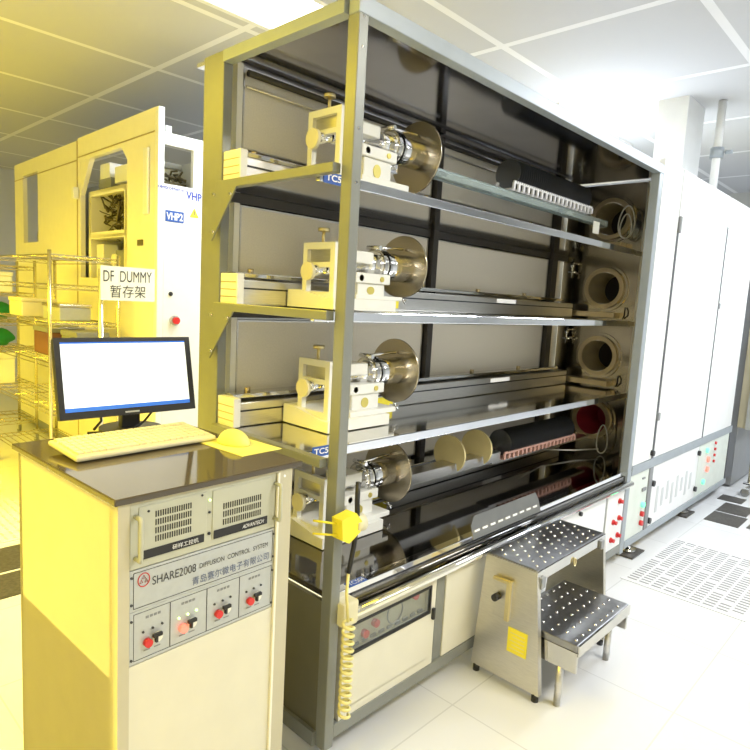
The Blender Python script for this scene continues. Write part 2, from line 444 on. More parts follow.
# left lower side panel, lower front, base
MB().box(1.24, 1.255, YF+.045, 1.955, .10, DK-.02).put('lower_side_panel', 'olive', rack)
MB().box(1.226, 1.262, YF+.045, 1.955, .05, .10).put('base_rail_side', 'postpaint', rack)
MB().box(1.276, 3.72, YF, YF+.04, .08, .125, .002).put('base_rail', 'postpaint', rack)
lz0, lz1 = .125, Z(-1.02)
MB().box(1.262, 3.66, YF+.035, YF+.045, .1, DK-.02).put('lower_backing', 'darkpaint', rack)
# window door
d = MB().frame('y', 1.30, 1.79, lz0, lz1, YF+.005, YF+.03, .032).box(1.332, 1.758, YF+.005, YF+.03, lz0+.03, Z(-1.16), 0).put('window_door', 'creamfront', rack)
MB().box(1.332, 1.758, YF+.026, YF+.034, Z(-1.16), lz1-.03).put('instrument_panel', 'cream', d)
MB().frame('y', 1.332, 1.758, Z(-1.16), lz1-.03, YF+.0, YF+.012, .008).put('window_gasket', 'black', d)
MB().box(1.768, 1.782, YF-.006, YF+.006, Z(-1.19), Z(-1.145), .003).put('door_latch', 'black', d)
for (x, z) in ((1.42, -1.12), (1.47, -1.10), (1.68, -1.07)): MB().cyl((x, YF+.01, Z(z)), (x, YF+.027, Z(z)), .014, 14).put('button', 'red', d)
g = MB()
g.tube([(1.57+.04*math.cos(a*PI/12), YF+.018, Z(-1.095)+.042*math.sin(a*PI/12)) for a in range(24)], .0025, 6, True)
g.put('gauge', 'greyplastic', d)
g = MB()
for k in range(9): g.box(1.37+k*.042, 1.395+k*.042, YF+.02, YF+.027, Z(-1.15), Z(-1.14))
for k in range(5): g.box(1.63+.025*k, 1.645+.025*k, YF+.02, YF+.027, Z(-1.035), Z(-1.02))
g.put('switch_row', 'greyplastic', d)
MB().box(1.34, 1.75, YF+.006, YF+.008, Z(-1.15), lz1-.038).put('window_pane', 'window', d)
MB().box(1.80, 1.85, YF+.01, YF+.035, lz0, lz1).put('door_post', 'postpaint', rack)
MB().box(1.853, 2.49, YF+.005, YF+.03, lz0, lz1, .003).put('front_cover', 'creamfront', rack)
d = MB().box(2.51, 3.335, YF+.005, YF+.03, lz0, lz1, .003).put('front_cover', 'whitepaint', rack)
MB().cyl((3.0, YF-.008, Z(-1.05)), (3.0, YF+.006, Z(-1.05)), .012, 14).put('door_lock', 'black', d)
MB().box(3.338, 3.36, YF+.01, YF+.035, lz0, lz1).put('door_post', 'postpaint', rack)
d = MB().box(3.363, 3.60, YF+.005, YF+.03, lz0, lz1, .003).put('button_panel', 'whitepaint', rack)
for (x, z) in ((3.525, -1.09), (3.46, -1.205), (3.54, -1.195), (3.45, -1.31), (3.54, -1.30)):
    MB().cyl((x, YF-.004, Z(z)), (x, YF+.006, Z(z)), .016, 16).cyl((x, YF-.02, Z(z)), (x, YF-.004, Z(z)), .011, 16).put('button', 'red', d)
MB().box(3.60, 3.655, YF-.002, YF+.05, .06, Z(-.93), .003).put('corner_post', 'hoodpaint', rack)
# blue level labels on the shelf lips
for (z, s) in ((SH[0]-.02, 'TC501'), (SH[2]-.006, 'TC503')):
    lb = MB().box(1.26, 1.37, YS-.0065, YS-.0045, z-.014, z+.02).put('level_label', 'bluelabel', rack)
    text(s, 'lettering', 'white_print', lb, (1.267, YS-.007, z-.006), (1, 0, 0), (0, 0, 1), height=.02, width=.095, bold=.02)
lb = MB().box(1.34, 1.42, YF+.02, YF+.05, DK+.0045, DK+.006).put('level_label', 'bluelabel', rack)
text('TC504', 'lettering', 'white_print', lb, (1.345, YF+.024, DK+.0065), (1, 0, 0), (0, 1, 0), height=.02, width=.07)
# feet of rack
for x in (3.83,):
    pass

# =================================================================== loaders, one per level
def build_loader(zs, dx=0.0, dz=0.0):
    class CB(MB):
        sh = .015
        def put(s, *a, **k):
            for v in s.bm.verts: v.co.x += s.sh; v.co.z += dz*min(1, max(0, (v.co.z-zs-.05)/.08))
            return MB.put(s, *a, **k)
    t = thing('wafer_loader', '', 'loader', (1.45, AY, zs), 0, 'cantilever loaders')
    h = MB().box(1.262, 3.86, 1.865, 1.985, zs+.002, zs+.092, .004).put('rail_housing', 'satin', t)
    MB().box(1.262, 3.86, 1.862, 1.866, zs+.058, zs+.064).put('track_groove', 'black', h)
    MB().box(1.26, 3.8, 1.90, 1.975, zs+.10, zs+.118, .003).put('upper_track', 'steel', t)
    e = MB().box(1.232, 1.262, 1.85, 1.995, zs+.004, zs+.112, .003).put('end_block', 'casting', t)
    s_ = MB()
    for k in range(3): s_.box(1.2305, 1.2325, 1.855, 1.99, zs+.028+.026*k, zs+.031+.026*k)
    s_.put('end_block_groove', 'ring', e)
    for k in range(5): MB().cyl((1.35+.5*k, 1.94, zs+.117), (1.35+.5*k, 1.94, zs+.135), .012, 10).put('track_bolt', 'ring', t)
    # carriage: base, upright, bearing blocks
    base = CB()
    base.prism([(1.60, zs+.004), (1.86, zs+.004), (1.86, zs+.075), (1.80, zs+.075), (1.64, zs+.045), (1.60, zs+.045)], 'x', 1.45, 1.78)
    base.put('carriage_base', 'casting', t)
    pl = CB(); y0, y1, z0, z1 = 1.625, 1.80, zs+.045, zs+.262
    pl.frame('x', y0, y1, z0, z1, 1.47, 1.492, .024)
    pl.box(1.471, 1.491, y0+.023, y1-.023, z0+.128, z0+.146)
    up = pl.put('upright_plate', 'casting', t)
    CB().box(1.487, 1.495, y0+.024, y1-.024, z0+.148, z1-.022).put('slotted_insert', 'satin', up)
    CB().cyl((1.488, AY, z1), (1.488, AY, z1+.045), .006, 10).cyl((1.488, AY, z1+.04), (1.488, AY, z1+.052), .022, 16).put('thumb_screw', 'brasslike', t)
    zc = zs+.185
    AZc = zs+.20
    CB().cyl((1.43, AY+.02, AZc-.045), (1.445, AY+.02, AZc-.045), .034, 24).put('knob', 'paleknob', t)
    CB().cyl((1.445, AY+.02, AZc-.045), (1.50, AY+.005, AZc-.03), .02, 20).cyl((1.50, AY, AZc-.03), (1.74, AY, AZc), .022, 20).put('shaft', 'chrome', t)
    # bearing blocks right of the plate (white castings)
    blk = CB().box(1.60, 1.70, 1.655, 1.765, zs+.20, zs+.245, .004).box(1.60, 1.79, 1.645, 1.77, zs+.125, zs+.165, .004)
    blk.box(1.62, 1.77, 1.655, 1.76, zs+.045, zs+.125, .004).box(1.58, 1.84, 1.62, 1.80, zs+.045, zs+.065, .003)
    blk.put('bearing_block', 'casting', t)
    each([('cyl', ((1.63, 1.652, zs+.145), (1.63, 1.645, zs+.145), .012, 14,)), ('cyl', ((1.74, 1.64, zs+.145), (1.74, 1.648, zs+.145), .01, 14,)), ('cyl', ((1.69, 1.652, zs+.09), (1.69, 1.656, zs+.09), .02, 14,))], 'bearing_bolt', 'yellowbolt', t, CB)
    CB.sh = dx
    # big polished barrel, clamp rings, disc
    br = CB().cyl((1.74, AY, AZc), (1.80, AY, AZc), .044, 32).cyl((1.80, AY, AZc), (1.975, AY, AZc), .056, 40)
    br.put('barrel', 'chrome', t)
    CB().ring((1.815, AY, AZc), 'X', .052, .066, .016, 40).ring((1.845, AY, AZc), 'X', .052, .066, .012, 40).put('clamp_ring', 'steel', t)
    CB().box(1.80, 1.86, AY-.012, AY+.012, AZc-.09, AZc-.06, .002).cyl((1.83, AY-.03, AZc-.075), (1.83, AY+.03, AZc-.075), .008, 10).put('clamp_bolt', 'chrome', t)
    CB().cyl((1.80, AY-.01, AZc+.07), (1.965, AY-.01, AZc+.078), .0055, 8).cyl((1.80, AY-.04, AZc+.068), (1.80, AY+.03, AZc+.07), .009, 10).put('clamp_lever', 'chrome', t)
    CB().cyl((1.975, AY, AZc), (1.983, AY, AZc), .135, 64).put('closure_disc', 'disc', t)
    CB().cyl((1.975, AY-.01, AZc-.132), (1.99, AY-.02, AZc-.165), .004, 8).cyl((1.985, AY-.03, AZc-.15), (1.985, AY+.02, AZc-.15), .003, 8).put('disc_pin', 'chrome', t)
    MB().box(2.0, 2.11, 1.8635, 1.865, zs+.012, zs+.052).put('caution_label', 'yellowlabel', t)
    MB().box(2.93, 3.13, 1.8635, 1.865, zs+.066, zs+.088).put('rail_label', 'white_print', t)
    return t
M['brasslike'] = mat('brass_screw', (0.72, 0.62, 0.34), 0.9, 0.35)
M['paleknob'] = mat('pale_knob', (0.78, 0.74, 0.58), 0, 0.4)
M['yellowbolt'] = mat('yellow_zinc_bolt', (0.78, 0.66, 0.18), 0.6, 0.3)
names = ['on the top shelf', 'on the second shelf', 'on the third shelf', 'on the mirror deck']
loaders = [build_loader(SH[0], .01, .02), build_loader(SH[1], -.035, -.02), build_loader(SH[2], -.045, 0), build_loader(DK, -.05, .0)]
for l, n in zip(loaders, names):
    l['label'] = 'stainless wafer loader with white carriage and round steel disc ' + n

# quartz paddle and its load on the top level
AZ1 = SH[0]+.20
MB_ = MB()
centre(tag(MB().box(1.99, 3.86, AY-.03, AY+.03, AZ1-.045, AZ1-.005, .008).put('quartz_paddle', 'quartz'),
           'long clear greenish quartz paddle on the top level reaching the tube mouth', 'paddle'))
def boat(x0, x1, zb, m, name, label):
    t = thing(name, label, 'boat', ((x0+x1)/2, AY, zb))
    for s in (-1, 1):
        MB().box(x0, x1, AY+s*.05-.004, AY+s*.05+.004, zb+.03, zb+.042).box(x0, x1, AY+s*.03-.004, AY+s*.03+.004, zb, zb+.008).put('boat_rail', m, t)
    n = int((x1-x0)/.045)
    tt = MB()
    for k in range(n+1):
        x = x0+(x1-x0)*k/n
        tt.box(x-.008, x+.008, AY-.056, AY-.046, zb+.002, zb+.032).box(x-.008, x+.008, AY+.046, AY+.056, zb+.002, zb+.032).box(x-.006, x+.006, AY-.05, AY+.05, zb, zb+.006)
    tt.put('boat_rib', m, t)
    return t
boat(2.68, 3.56, AZ1-.004, 'boat', 'wafer_boat', 'white slotted quartz boat full of dark wafers on the top paddle')
wproto = tag(MB().cyl((-.0012, 0, 0), (.0012, 0, 0), .072, 40).put('silicon_wafer', 'wafer'),
             'dark round silicon wafer standing upright in the white boat on the top level', 'wafer', 'wafers in the top boat')
WN = 48
WN = 40
for k in range(WN):
    o = wproto if k == 0 else wproto.copy()
    if k: C.objects.link(o); o['label'] = 'dark round wafer standing behind the front one in the white top boat'
    o.location = (2.70+.0205*k, AY, AZ1+.078)
    if k == 0: front1 = o
front1['label'] = 'frontmost dark wafer of the top white boat, its whole round face showing'
# bottom level load
AZ4 = DK+.20
centre(tag(MB().box(1.97, 2.78, AY-.04, AY+.04, AZ4-.080, AZ4-.029, .004).box(2.7, 3.85, AY-.04, AY+.04, AZ4-.088, AZ4-.0755).put('baffle_support', 'satin'),
           'grey metal support beam under the cream discs on the deck level', 'beam'))
def baffle(x, r, label, mat_='baffle'):
    pts = []
    for k in range(49):
        a = -PI*.30 + (PI*1.6)*k/48
        pts.append((AY+r*math.cos(a), AZ4+.01+r*math.sin(a)))
    pts += [(AY+r*math.cos(PI*1.3)*.86, AZ4+.01-r*.42), (AY-r*math.cos(PI*1.3)*.86, AZ4+.01-r*.42)]
    o = MB().prism(pts, 'x', x, x+.012).put('heat_baffle', mat_)
    return centre(tag(o, label, 'disc', 'cream heat baffles'))
baffle(2.37, .092, 'cream round heat baffle with a notched foot, nearer of the two to the steel disc')
baffle(2.60, .092, 'cream round heat baffle with a notched foot, farther of the two from the steel disc')
for o in ():
    pass
boat(2.80, 3.62, AZ4-.075, 'boatred', 'wafer_boat', 'pinkish quartz boat with open lattice sides on the deck level')
wp2 = tag(MB().cyl((-.0012, 0, 0), (.0012, 0, 0), .070, 40).put('silicon_wafer', 'wafer'),
          'dark round silicon wafer standing upright in the pinkish boat on the deck level', 'wafer', 'wafers in the deck boat')
for k in range(40):
    o = wp2 if k == 0 else wp2.copy()
    if k: C.objects.link(o); o['label'] = 'dark round wafer standing behind the front one in the pinkish deck boat'
    o.location = (2.83+.019*k, AY, AZ4+.006)
wp2['label'] = 'frontmost dark wafer of the deck level boat, just behind the cream discs'
# quartz loops hanging at the tube mouths
def loop(cx, cy, cz, ry, rz, label, tail=None):
    pts = [(cx+.01*math.sin(2*a*PI/16), cy+ry*math.cos(a*PI/16), cz+rz*math.sin(a*PI/16)) for a in range(32)]
    mb = MB().tube(pts, .0045, 6, True)
    if tail: mb.tube(tail, .0045, 6)
    return centre(tag(mb.put('thermocouple_loop', 'cable'), label, 'cable'))
loop(XE-.07, 1.60, Z(-.83), .035, .095, 'thin white cable loop hanging beside the red lined bottom tube',
     [(XE-.07, 1.62, Z(-.90)), (XE-.25, 1.70, Z(-.90)), (XE-.5, 1.80, Z(-.88)), (XE-.7, 1.83, Z(-.83))])
loop(XE-.06, 1.59, Z(.57), .05, .10, 'thin white cable loop hanging beside the top tube, outer one')
loop(XE-.09, 1.58, Z(.54), .035, .075, 'thin white cable loop hanging beside the top tube, inner one')
centre(tag(MB().box(3.52, 3.60, AY-.09, AY-.086, SH[0]+.08, SH[0]+.15).put('paper_tag', 'paper'), 'small square white tag with a diagonal mark by the top tube', 'tag'))

# =================================================================== air gun on the near post
ag = thing('air_blow_gun', 'yellow air gun clipped on the near grey post with a yellow coiled hose', 'air gun', (1.28, 1.26, .3))
MB().prism([(1.215, Z(-.655)), (1.275, Z(-.645)), (1.30, Z(-.675)), (1.295, Z(-.71)), (1.25, Z(-.735)), (1.222, Z(-.72))], 'y', 1.245, 1.29).put('gun_body', 'yellow', ag)
MB().cyl((1.285, 1.27, Z(-.69)), (1.325, 1.27, Z(-.69)), .028, 20).put('trigger_ring', 'beige', ag)
MB().cyl((1.15, 1.30, Z(-.655)), (1.225, 1.27, Z(-.675)), .0035, 8).cyl((1.15, 1.30, Z(-.695)), (1.225, 1.27, Z(-.71)), .0035, 8).put('nozzle', 'yellow', ag)
MB().tube([(1.305, 1.275, Z(-.56)), (1.30, 1.27, Z(-.62)), (1.30, 1.265, Z(-.68)), (1.285, 1.26, Z(-.76)), (1.27, 1.262, Z(-.84))], .008).put('dark_grip', 'black', ag)
MB().tube([(1.27, 1.262, Z(-.83)), (1.262, 1.258, Z(-.90)), (1.262, 1.245, Z(-.99))], .005).put('hose', 'coil', ag)
pts = []
for k in range(13*14+1):
    a = 2*PI*k/14
    pts.append((1.265+.017*math.cos(a), 1.245+.017*math.sin(a), Z(-.99)-.0245*k/14))
MB().tube(pts, .0052, 6).put('coiled_hose', 'coil', ag)

# =================================================================== step stool
ss = thing('step_stool', 'two step stainless stool with studded treads and a yellow sticker beside the deck', 'step stool', (2.3, 1.08, 0))
zt, zl = Z(-.985), Z(-1.225)
def tread(x0, x1, y0, y1, z, nx, ny, nm='tread'):
    s_ = MB().box(x0, x1, y0, y1, z-.03, z, .004).mark()
    for i in range(nx):
        for j in range(ny):
            x = x0+.035+(x1-x0-.07)*(i+(.5 if j % 2 else 0))/(nx-.5)
            y = y0+.022+(y1-y0-.044)*j/(ny-1)
            s_.cyl((x, y, z-.001), (x, y, z+.004), .0085, 10, r2=.004)
    return s_.put(nm, 'tread', ss, m2='chrome')
M['deck2'] = mat('folded_steel_plate', (0.40, 0.39, 0.36), 1.0, 0.35, var=0.05)
M['tread'] = mat('studded_steel_plate', (0.36, 0.36, 0.37), 1.0, 0.33, var=0.08, scale=25)
tread(2.055, 2.66, 1.035, 1.255, zt, 9, 6)
tread(2.085, 2.57, .865, 1.16, zl, 8, 6)
MB().prism([(1.03, zt-.004), (1.255, zt-.004), (1.29, .03), (.98, .03)], 'x', 2.045, 2.07).put('side_panel', 'brushed', ss)
MB().prism([(1.03, zt-.004), (1.255, zt-.004), (1.29, .03), (.98, .03)], 'x', 2.64, 2.662).put('side_panel', 'brushed', ss)
MB().box(2.05, 2.66, 1.028, 1.034, zt-.045, zt-.004).put('front_apron', 'steel', ss)
MB().box(2.09, 2.57, .858, .864, zl-.045, zl-.002).box(2.084, 2.10, .864, 1.03, zl-.11, zl-.03).box(2.555, 2.57, .864, 1.03, zl-.11, zl-.03).put('lower_apron', 'steel', ss)
each([('box', (2.066, 2.10, 1.018, 1.036, zt-.075, zt-.03, .003,)), ('box', (2.60, 2.634, 1.018, 1.036, zt-.06, zt-.02, .003,))], 'corner_bracket', 'greyplastic', ss)
MB().tube([(2.35, 1.02, zt-.03+.014*math.sin(a*PI/8)) if 0 else (2.35+.009*math.cos(a*PI/8), 1.022, zt-.045+.016*math.sin(a*PI/8)) for a in range(16)], .003, 6, True).put('latch_ring', 'brasslike', ss)
# wheel recess on the side
rc = MB().box(2.036, 2.046, 1.125, 1.205, zt-.235, zt-.075, .003).put('side_bracket', 'brushed', ss)
MB().box(2.025, 2.037, 1.125, 1.145, zt-.235, zt-.07, .002).box(2.022, 2.037, 1.13, 1.205, zt-.085, zt-.072, .002).put('bracket_flange', 'brasslike', rc)
MB().cyl((2.005, 1.182, zt-.15), (2.036, 1.182, zt-.15), .014, 16).put('bracket_knob', 'black', rc)
st = MB().box(2.0425, 2.0445, 1.045, 1.13, Z(-1.345), Z(-1.245)).put('caution_sticker', 'yellowlabel', ss)
s_ = MB()
for k in range(5): s_.box(2.0418, 2.0424, 1.055, 1.12-.01*(k % 2), Z(-1.263-.016*k)-.002, Z(-1.263-.016*k))
s_.put('sticker_print', 'beige', st)
# perforated hook plate resting on the deck
T = Matrix.Translation((2.25, 1.285, Z(-.925))) @ Matrix.Rotation(math.radians(-18), 4, 'X')
hp = MB().prism([(-.265, 0), (.275, 0), (.275, .055), (.26, .088), (-.235, .088), (-.265, .055)], 'y', -.002, .002)
for v in hp.bm.verts: v.co = T @ v.co
hpo = hp.put('hook_plate', 'deck2', ss)
for k in range(9):
    hs = MB().box(-.25+.058*k, -.215+.058*k, -.004, .004, .026, .034)
    for v in hs.bm.verts: v.co = T @ v.co
    hs.put('plate_slot', 'white_print', hpo)
for (x, y) in ((2.1, 0.93), (2.55, .93)):
    MB().cyl((x, y, zl-.11), (x, y, .0), .014, 12).put('leg', 'satin', ss)
each([('cyl', ((2.058, 1.0, .0), (2.058, 1.0, .032), .014, 12,)), ('cyl', ((2.058, 1.27, .0), (2.058, 1.27, .032), .014, 12,)), ('cyl', ((2.65, 1.0, .0), (2.65, 1.0, .032), .014, 12,)), ('cyl', ((2.65, 1.27, .0), (2.65, 1.27, .032), .014, 12,))], 'foot', 'black', ss)

# =================================================================== furnace cabinets on the right
fc = thing('furnace_cabinet', 'long white furnace cabinet with tall plain doors and a low glazed control strip', 'cabinet', (4.8, 1.7, 0))
zb, ztp = Z(-.905), Z(.875)
MB().box(3.66, 5.86, YF+.03, 2.9, Z(-.96), ztp-.01).put('cabinet_body', 'whitepaint', fc) if 0 else None
body = MB()
body.box(4.46, 5.86, YF+.03, 3.0, .12, ztp-.004)
body.box(3.665, 4.46, YF+.03, 1.335, Z(-.96), ztp-.004)
body.put('cabinet_body', 'whitepaint', fc)
MB().box(3.662, 3.975, YF, YF+.03, zb, ztp, .003).put('fixed_panel', 'whitepaint', fc)
for (x0, x1) in ((3.995, 5.03), (5.042, 5.86)):
    d = MB().box(x0, x1, YF, YF+.03, zb, ztp, .003).put('door', 'whitepaint', fc)
    if x0 < 4:
        MB().box(x0-.022, x0+.008, YF-.003, YF+.0, zb+.001, Z(.50)).put('hinge_strip', 'darkgrey', d)
        MB().box(x0-.016, x0+.02, YF-.014, YF, Z(-.66), Z(-.61), .003).put('latch', 'greyplastic', d)
        MB().box(x0-.016, x0+.012, YF-.016, YF, Z(.50), Z(.60), .006).put('handle', 'greyplastic', d)
        MB().cyl((3.96, YF-.02, Z(-.865)), (3.96, YF, Z(-.865)), .018, 12).put('stop', 'black', d)
    else:
        MB().box(x0-.012, x0+.004, YF-.003, YF-.0005, zb+.001, Z(.66)).put('hinge_strip', 'darkgrey', d)
        MB().box(x0-.015, x0+.012, YF-.012, YF, Z(.07), Z(.11), .003).put('latch', 'greyplastic', d)
MB().box(3.66, 5.90, YF-.004, YF+.04, Z(-.965), zb-.002, .003).put('middle_rail', 'hoodpaint', fc)
MB().box(3.66, 5.90, YF-.004, YF+.04, .08, .125, .003).put('base_rail', 'hoodpaint', fc)
MB().box(3.97, 4.03, YF-.004, YF+.04, .125, Z(-.965), .003).put('cabinet_post', 'greyplastic', fc)
MB().box(5.862, 6.07, YF-.002, YF+.06, .125, Z(.875), .003).put('cabinet_post', 'darkgrey', fc)
c1 = MB().box(3.665, 3.965, YF+.003, YF+.03, .127, Z(-.967)).put('control_panel', 'pale', fc)
MB().cyl((3.90, YF-.015, Z(-1.19)), (3.90, YF+.003, Z(-1.19)), .018, 16).put('pilot_lamp', 'greenlit', c1)
for z in (-1.25, -1.31): MB().cyl((3.90, YF-.016, Z(z)), (3.90, YF+.003, Z(z)), .017, 16).put('button', 'red', c1)
MB().box(3.87, 3.93, YF-.006, YF+.003, Z(-1.10), Z(-1.08)).box(3.86, 3.90, YF-.004, YF+.003, Z(-1.02), Z(-1.01)).put('switch', 'greyplastic', c1)
c2 = MB().box(4.035, 5.02, YF+.003, YF+.02, .127, Z(-.967), .002).put('glazed_door', 'glazedwhite', fc) if 0 else MB().box(4.035, 5.02, YF+.003, YF+.02, .127, Z(-.967), .002).put('lower_door', 'whitepaint', fc)
for (x, z) in ((4.05, -1.08), (4.05, -1.33), (5.0, -1.02), (5.0, -1.30)):
    MB().cyl((x, YF-.014, Z(z)), (x, YF+.003, Z(z)), .02, 12).put('latch', 'black', c2)
g = MB()
for k in range(8): g.box(4.15+.1*k, 4.19+.1*k, YF+.001, YF+.003, Z(-1.30+.025*(k % 3)), Z(-1.12-.03*(k % 2)))
g.put('faint_instrument', 'faint', c2)
c3 = MB().box(5.025, 5.85, YF+.003, YF+.02, .127, Z(-.967)).put('control_panel', 'pale', fc)
for (x, z, m_) in ((5.22, -1.03, 'greenlit'), (5.27, -1.11, 'redlit'), (5.27, -1.19, 'redlit'), (5.20, -1.28, 'greenlit')):
    MB().cyl((x, YF-.012, Z(z)), (x, YF+.003, Z(z)), .021, 16).put('pilot_lamp', m_, c3)
for k in range(4):
    MB().cyl((5.44, YF-.01, Z(-1.0-.05*k)), (5.44, YF+.003, Z(-1.0-.05*k)), .012, 12).put('button', 'red', c3)
# levelling feet on dark floor plates
for (x, y) in ((3.835, 1.335), (4.955, 1.36)):
    MB().cyl((x, y, .012), (x, y, .03), .045, 20).cyl((x, y, .03), (x, y, .08), .016, 14).put('levelling_foot', 'steel', fc)
for (x, y, n) in ((3.835, 1.335, 'dark square steel plate under the cabinet foot nearest the step stool'), (4.955, 1.36, 'dark square steel plate under the farther cabinet foot')):
    centre(tag(MB().box(x-.1, x+.1, y-.07, y+.07, .001, .012, .002).put('floor_plate', 'grate'), n, 'plate', 'plates under the cabinet feet'))
# white column / duct above the cabinet
MB().box(5.20, 5.60, 1.72, 1.95, 2.375, CEIL).put('trim_1', 'whitepaint', kind='structure')
dct = thing('fume_duct', 'thin white pipe with a grey valve rising from the cabinet roof beside the white column', 'pipe', (5.45, 1.55, ztp))
MB().cyl((5.45, 1.55, ztp), (5.45, 1.55, CEIL-.01), .03, 20).put('duct_pipe', 'whitepaint', dct)
MB().cyl((5.45, 1.55, ztp+.38), (5.45, 1.55, ztp+.46), .05, 20).cyl((5.45, 1.49, ztp+.42), (5.45, 1.44, ztp+.42), .015, 10).put('valve', 'hoodpaint', dct)
# further cream cabinet and chrome rack at the far right
fr = thing('cream_cabinet', 'cream cabinet standing past the end of the white furnace doors', 'cabinet', (6.6, 1.6, 0))
MB().box(6.10, 7.3, 1.22, 2.4, .55, 2.3, .005).put('cabinet_body', 'cream', fr)
MB().box(6.10, 7.3, 1.3, 2.4, .02, .55).put('plinth', 'greyplastic', fr)
MB().box(6.08, 6.10, 1.20, 1.24, .545, 2.3).put('edge_trim', 'alum', fr)
wr = thing('wire_trolley', 'chrome wire trolley at the right edge of the aisle', 'trolley', (6.2, 1.0, 0))
def wire_shelf(x0, x1, y0, y1, z, parent, n=9, m='wire'):
    s_ = MB().frame('z', x0, x1, y0, y1, z-.004, z+.004, .008).frame('z', x0, x1, y0, y1, z-.032, z-.026, .006)
    for k in range(1, n):
        x = x0+(x1-x0)*k/n
        s_.cyl((x, y0, z), (x, y1, z), .003, 6)
    for k in range(1, 3):
        y = y0+(y1-y0)*k/3
        s_.cyl((x0, y, z-.004), (x1, y, z-.004), .004, 6)
    k = 0
    n2 = int((x1-x0)/.05)
    for yy in (y0+.004, y1-.004):
        pts = [(x0+(x1-x0)*k/n2, yy, z-.002 if k % 2 else z-.028) for k in range(n2+1)]
        s_.tube(pts, .002, 5)
    return s_.put('wire_shelf', m, parent)
def wire_rack(root, x0, x1, y0, y1, top, zs, castor=True):
    for (x, y) in ((x0, y0), (x1, y0), (x0, y1), (x1, y1)):
        MB().cyl((x, y, .12), (x, y, top), .0125, 12).put('post', 'wire', root)
        if castor:
            cs = MB().cyl((x-.012, y+.02, .035), (x+.012, y+.02, .035), .035, 20).put('castor', 'greyplastic', root)
            MB().box(x-.018, x-.014, y-.01, y+.04, .03, .12).box(x+.014, x+.018, y-.01, y+.04, .03, .12).box(x-.018, x+.018, y-.015, y+.04, .11, .125).put('castor_fork', 'chrome', cs)
    for z in zs: wire_shelf(x0, x1, y0, y1, z, root)
wire_rack(wr, 5.90, 6.5, .80, 1.12, 1.5, (.18, .62, 1.05, 1.45))

# perforated tile and floor grates on the aisle floor
pt = tag(thing('perforated_tile', '', 'tile', (3.95, .95, 0)), 'white perforated floor tile full of narrow slots in the aisle', 'floor tile')
MB().box(3.42, 4.32, .60, 1.20, .0005, .003).put('tile_plate', 'floorplate', pt) if 0 else None
s_ = MB()
for i in range(24):
    for j in range(9):
        if (i*7+j*3) % 11 == 0: continue
        x = 3.46+.036*i; y = .61+.066*j
        s_.box(x, x+.012, y, y+.05, .0008, .0016)
s_.put('slot_row', 'slotgrey', pt) if 0 else None
M['slotgrey'] = mat('shallow_slot_grey', (0.22, 0.22, 0.23), 0, 0.7)
M['floorplate'] = mat('white_tile_plate', (0.70, 0.71, 0.73), 0, 0.25)
s_ = MB().box(3.42, 4.36, .585, 1.215, .0004, .003).mark()
for i in range(24):
    for j in range(9):
        if (i*7+j*5) % 13 == 0: continue
        x = 3.46+.037*i; y = .61+.066*j
        s_.box(x, x+.013, y, y+.052, .0028, .0036)
s_.put('tile_plate', 'floorplate', pt, m2='slotgrey')
for (x0, x1, y0, y1, lb) in ((4.95, 5.24, .97, 1.20, 'dark floor grate nearest the cabinet in the aisle'), (5.27, 5.56, .99, 1.20, 'dark floor grate behind the nearest one in the aisle'),
                         (5.0, 5.45, .60, .93, 'dark floor grate at the right edge of the picture'), (5.62, 5.80, 1.1, 1.28, 'small dark floor grate by the wire trolley')):
    centre(tag(MB().box(x0, x1, y0, y1, .0005, .004).put('floor_grate', 'grate'), lb, 'grate', 'dark aisle floor grates'))
for (x0, x1, y0, y1, lb) in ((.55, 1.12, 3.4, 3.72, 'dark flat patch on the floor left of the desk cabinet, farther one'), (.50, 1.05, 3.10, 3.37, 'dark flat patch on the floor left of the desk cabinet, nearer one')):
    centre(tag(MB().box(x0, x1, y0, y1, .0005, .004).put('floor_grate', 'grate'), lb, 'grate', 'dark floor patches at left'))  # thin dark rectangles laid on the left floor
pt2 = tag(thing('perforated_tile', '', 'tile', (.95, 4.2, 0)), 'perforated floor tile with pale slots behind the desk cabinet', 'floor tile')
s_ = MB().box(.55, 1.4, 3.8, 4.6, .0004, .003).mark()
for i in range(18):
    for j in range(10):
        x = .58+.045*i; y = 3.83+.075*j
        s_.box(x, x+.012, y, y+.05, .0028, .0036)
s_.put('tile_plate', 'floorplate', pt2, m2='alum')

# =================================================================== control desk cabinet
A0 = math.radians(1.95)
dc = thing('control_cabinet', 'cream control cabinet with a dark glossy top, rack computer and switch panels', 'cabinet', (.556, 1.273, 0), A0, local=True)
W, D, H = .50, .60, Z(-.476)
b = MB().box(.003, .030, 0, .04, 0, H).box(.452, W, 0, .04, 0, H).box(.003, W, .02, D, 0, Z(-.9)).box(.003, .02, .02, D, 0, H).box(W-.018, W, .02, D, 0, H).box(.003, W, D-.02, D, 0, H)
b.box(.03, .452, 0, .04, H-.006, H)
b.put('cabinet_body', 'cream', dc)
MB().box(.03, .452, .004, .02, 0, Z(-.87)).put('lower_front_panel', 'creamfront', dc)
MB().box(.447, .4545, -.004, .004, 0, H-.006, .001).put('door_edge', 'machine', dc)
MB().box(-.008, .53, -.008, .62, H, H+.016, .003).put('desktop', 'desktop', dc)
pcz0, pcz1 = Z(-.637), Z(-.483)
pc = MB().box(.032, .447, .004, .02, pcz0, pcz1, .002).put('rack_computer', 'pcpaint', dc)
def grill(x0, x1, z0, z1, nx, nz):
    g = MB()
    for i in range(nx):
        for j in range(nz):
            x = x0+(x1-x0)*i/nx; z = z0+(z1-z0)*j/nz
            g.box(x, x+(x1-x0)/nx*.45, .0025, .0045, z, z+(z1-z0)/nz*.74)
    return g
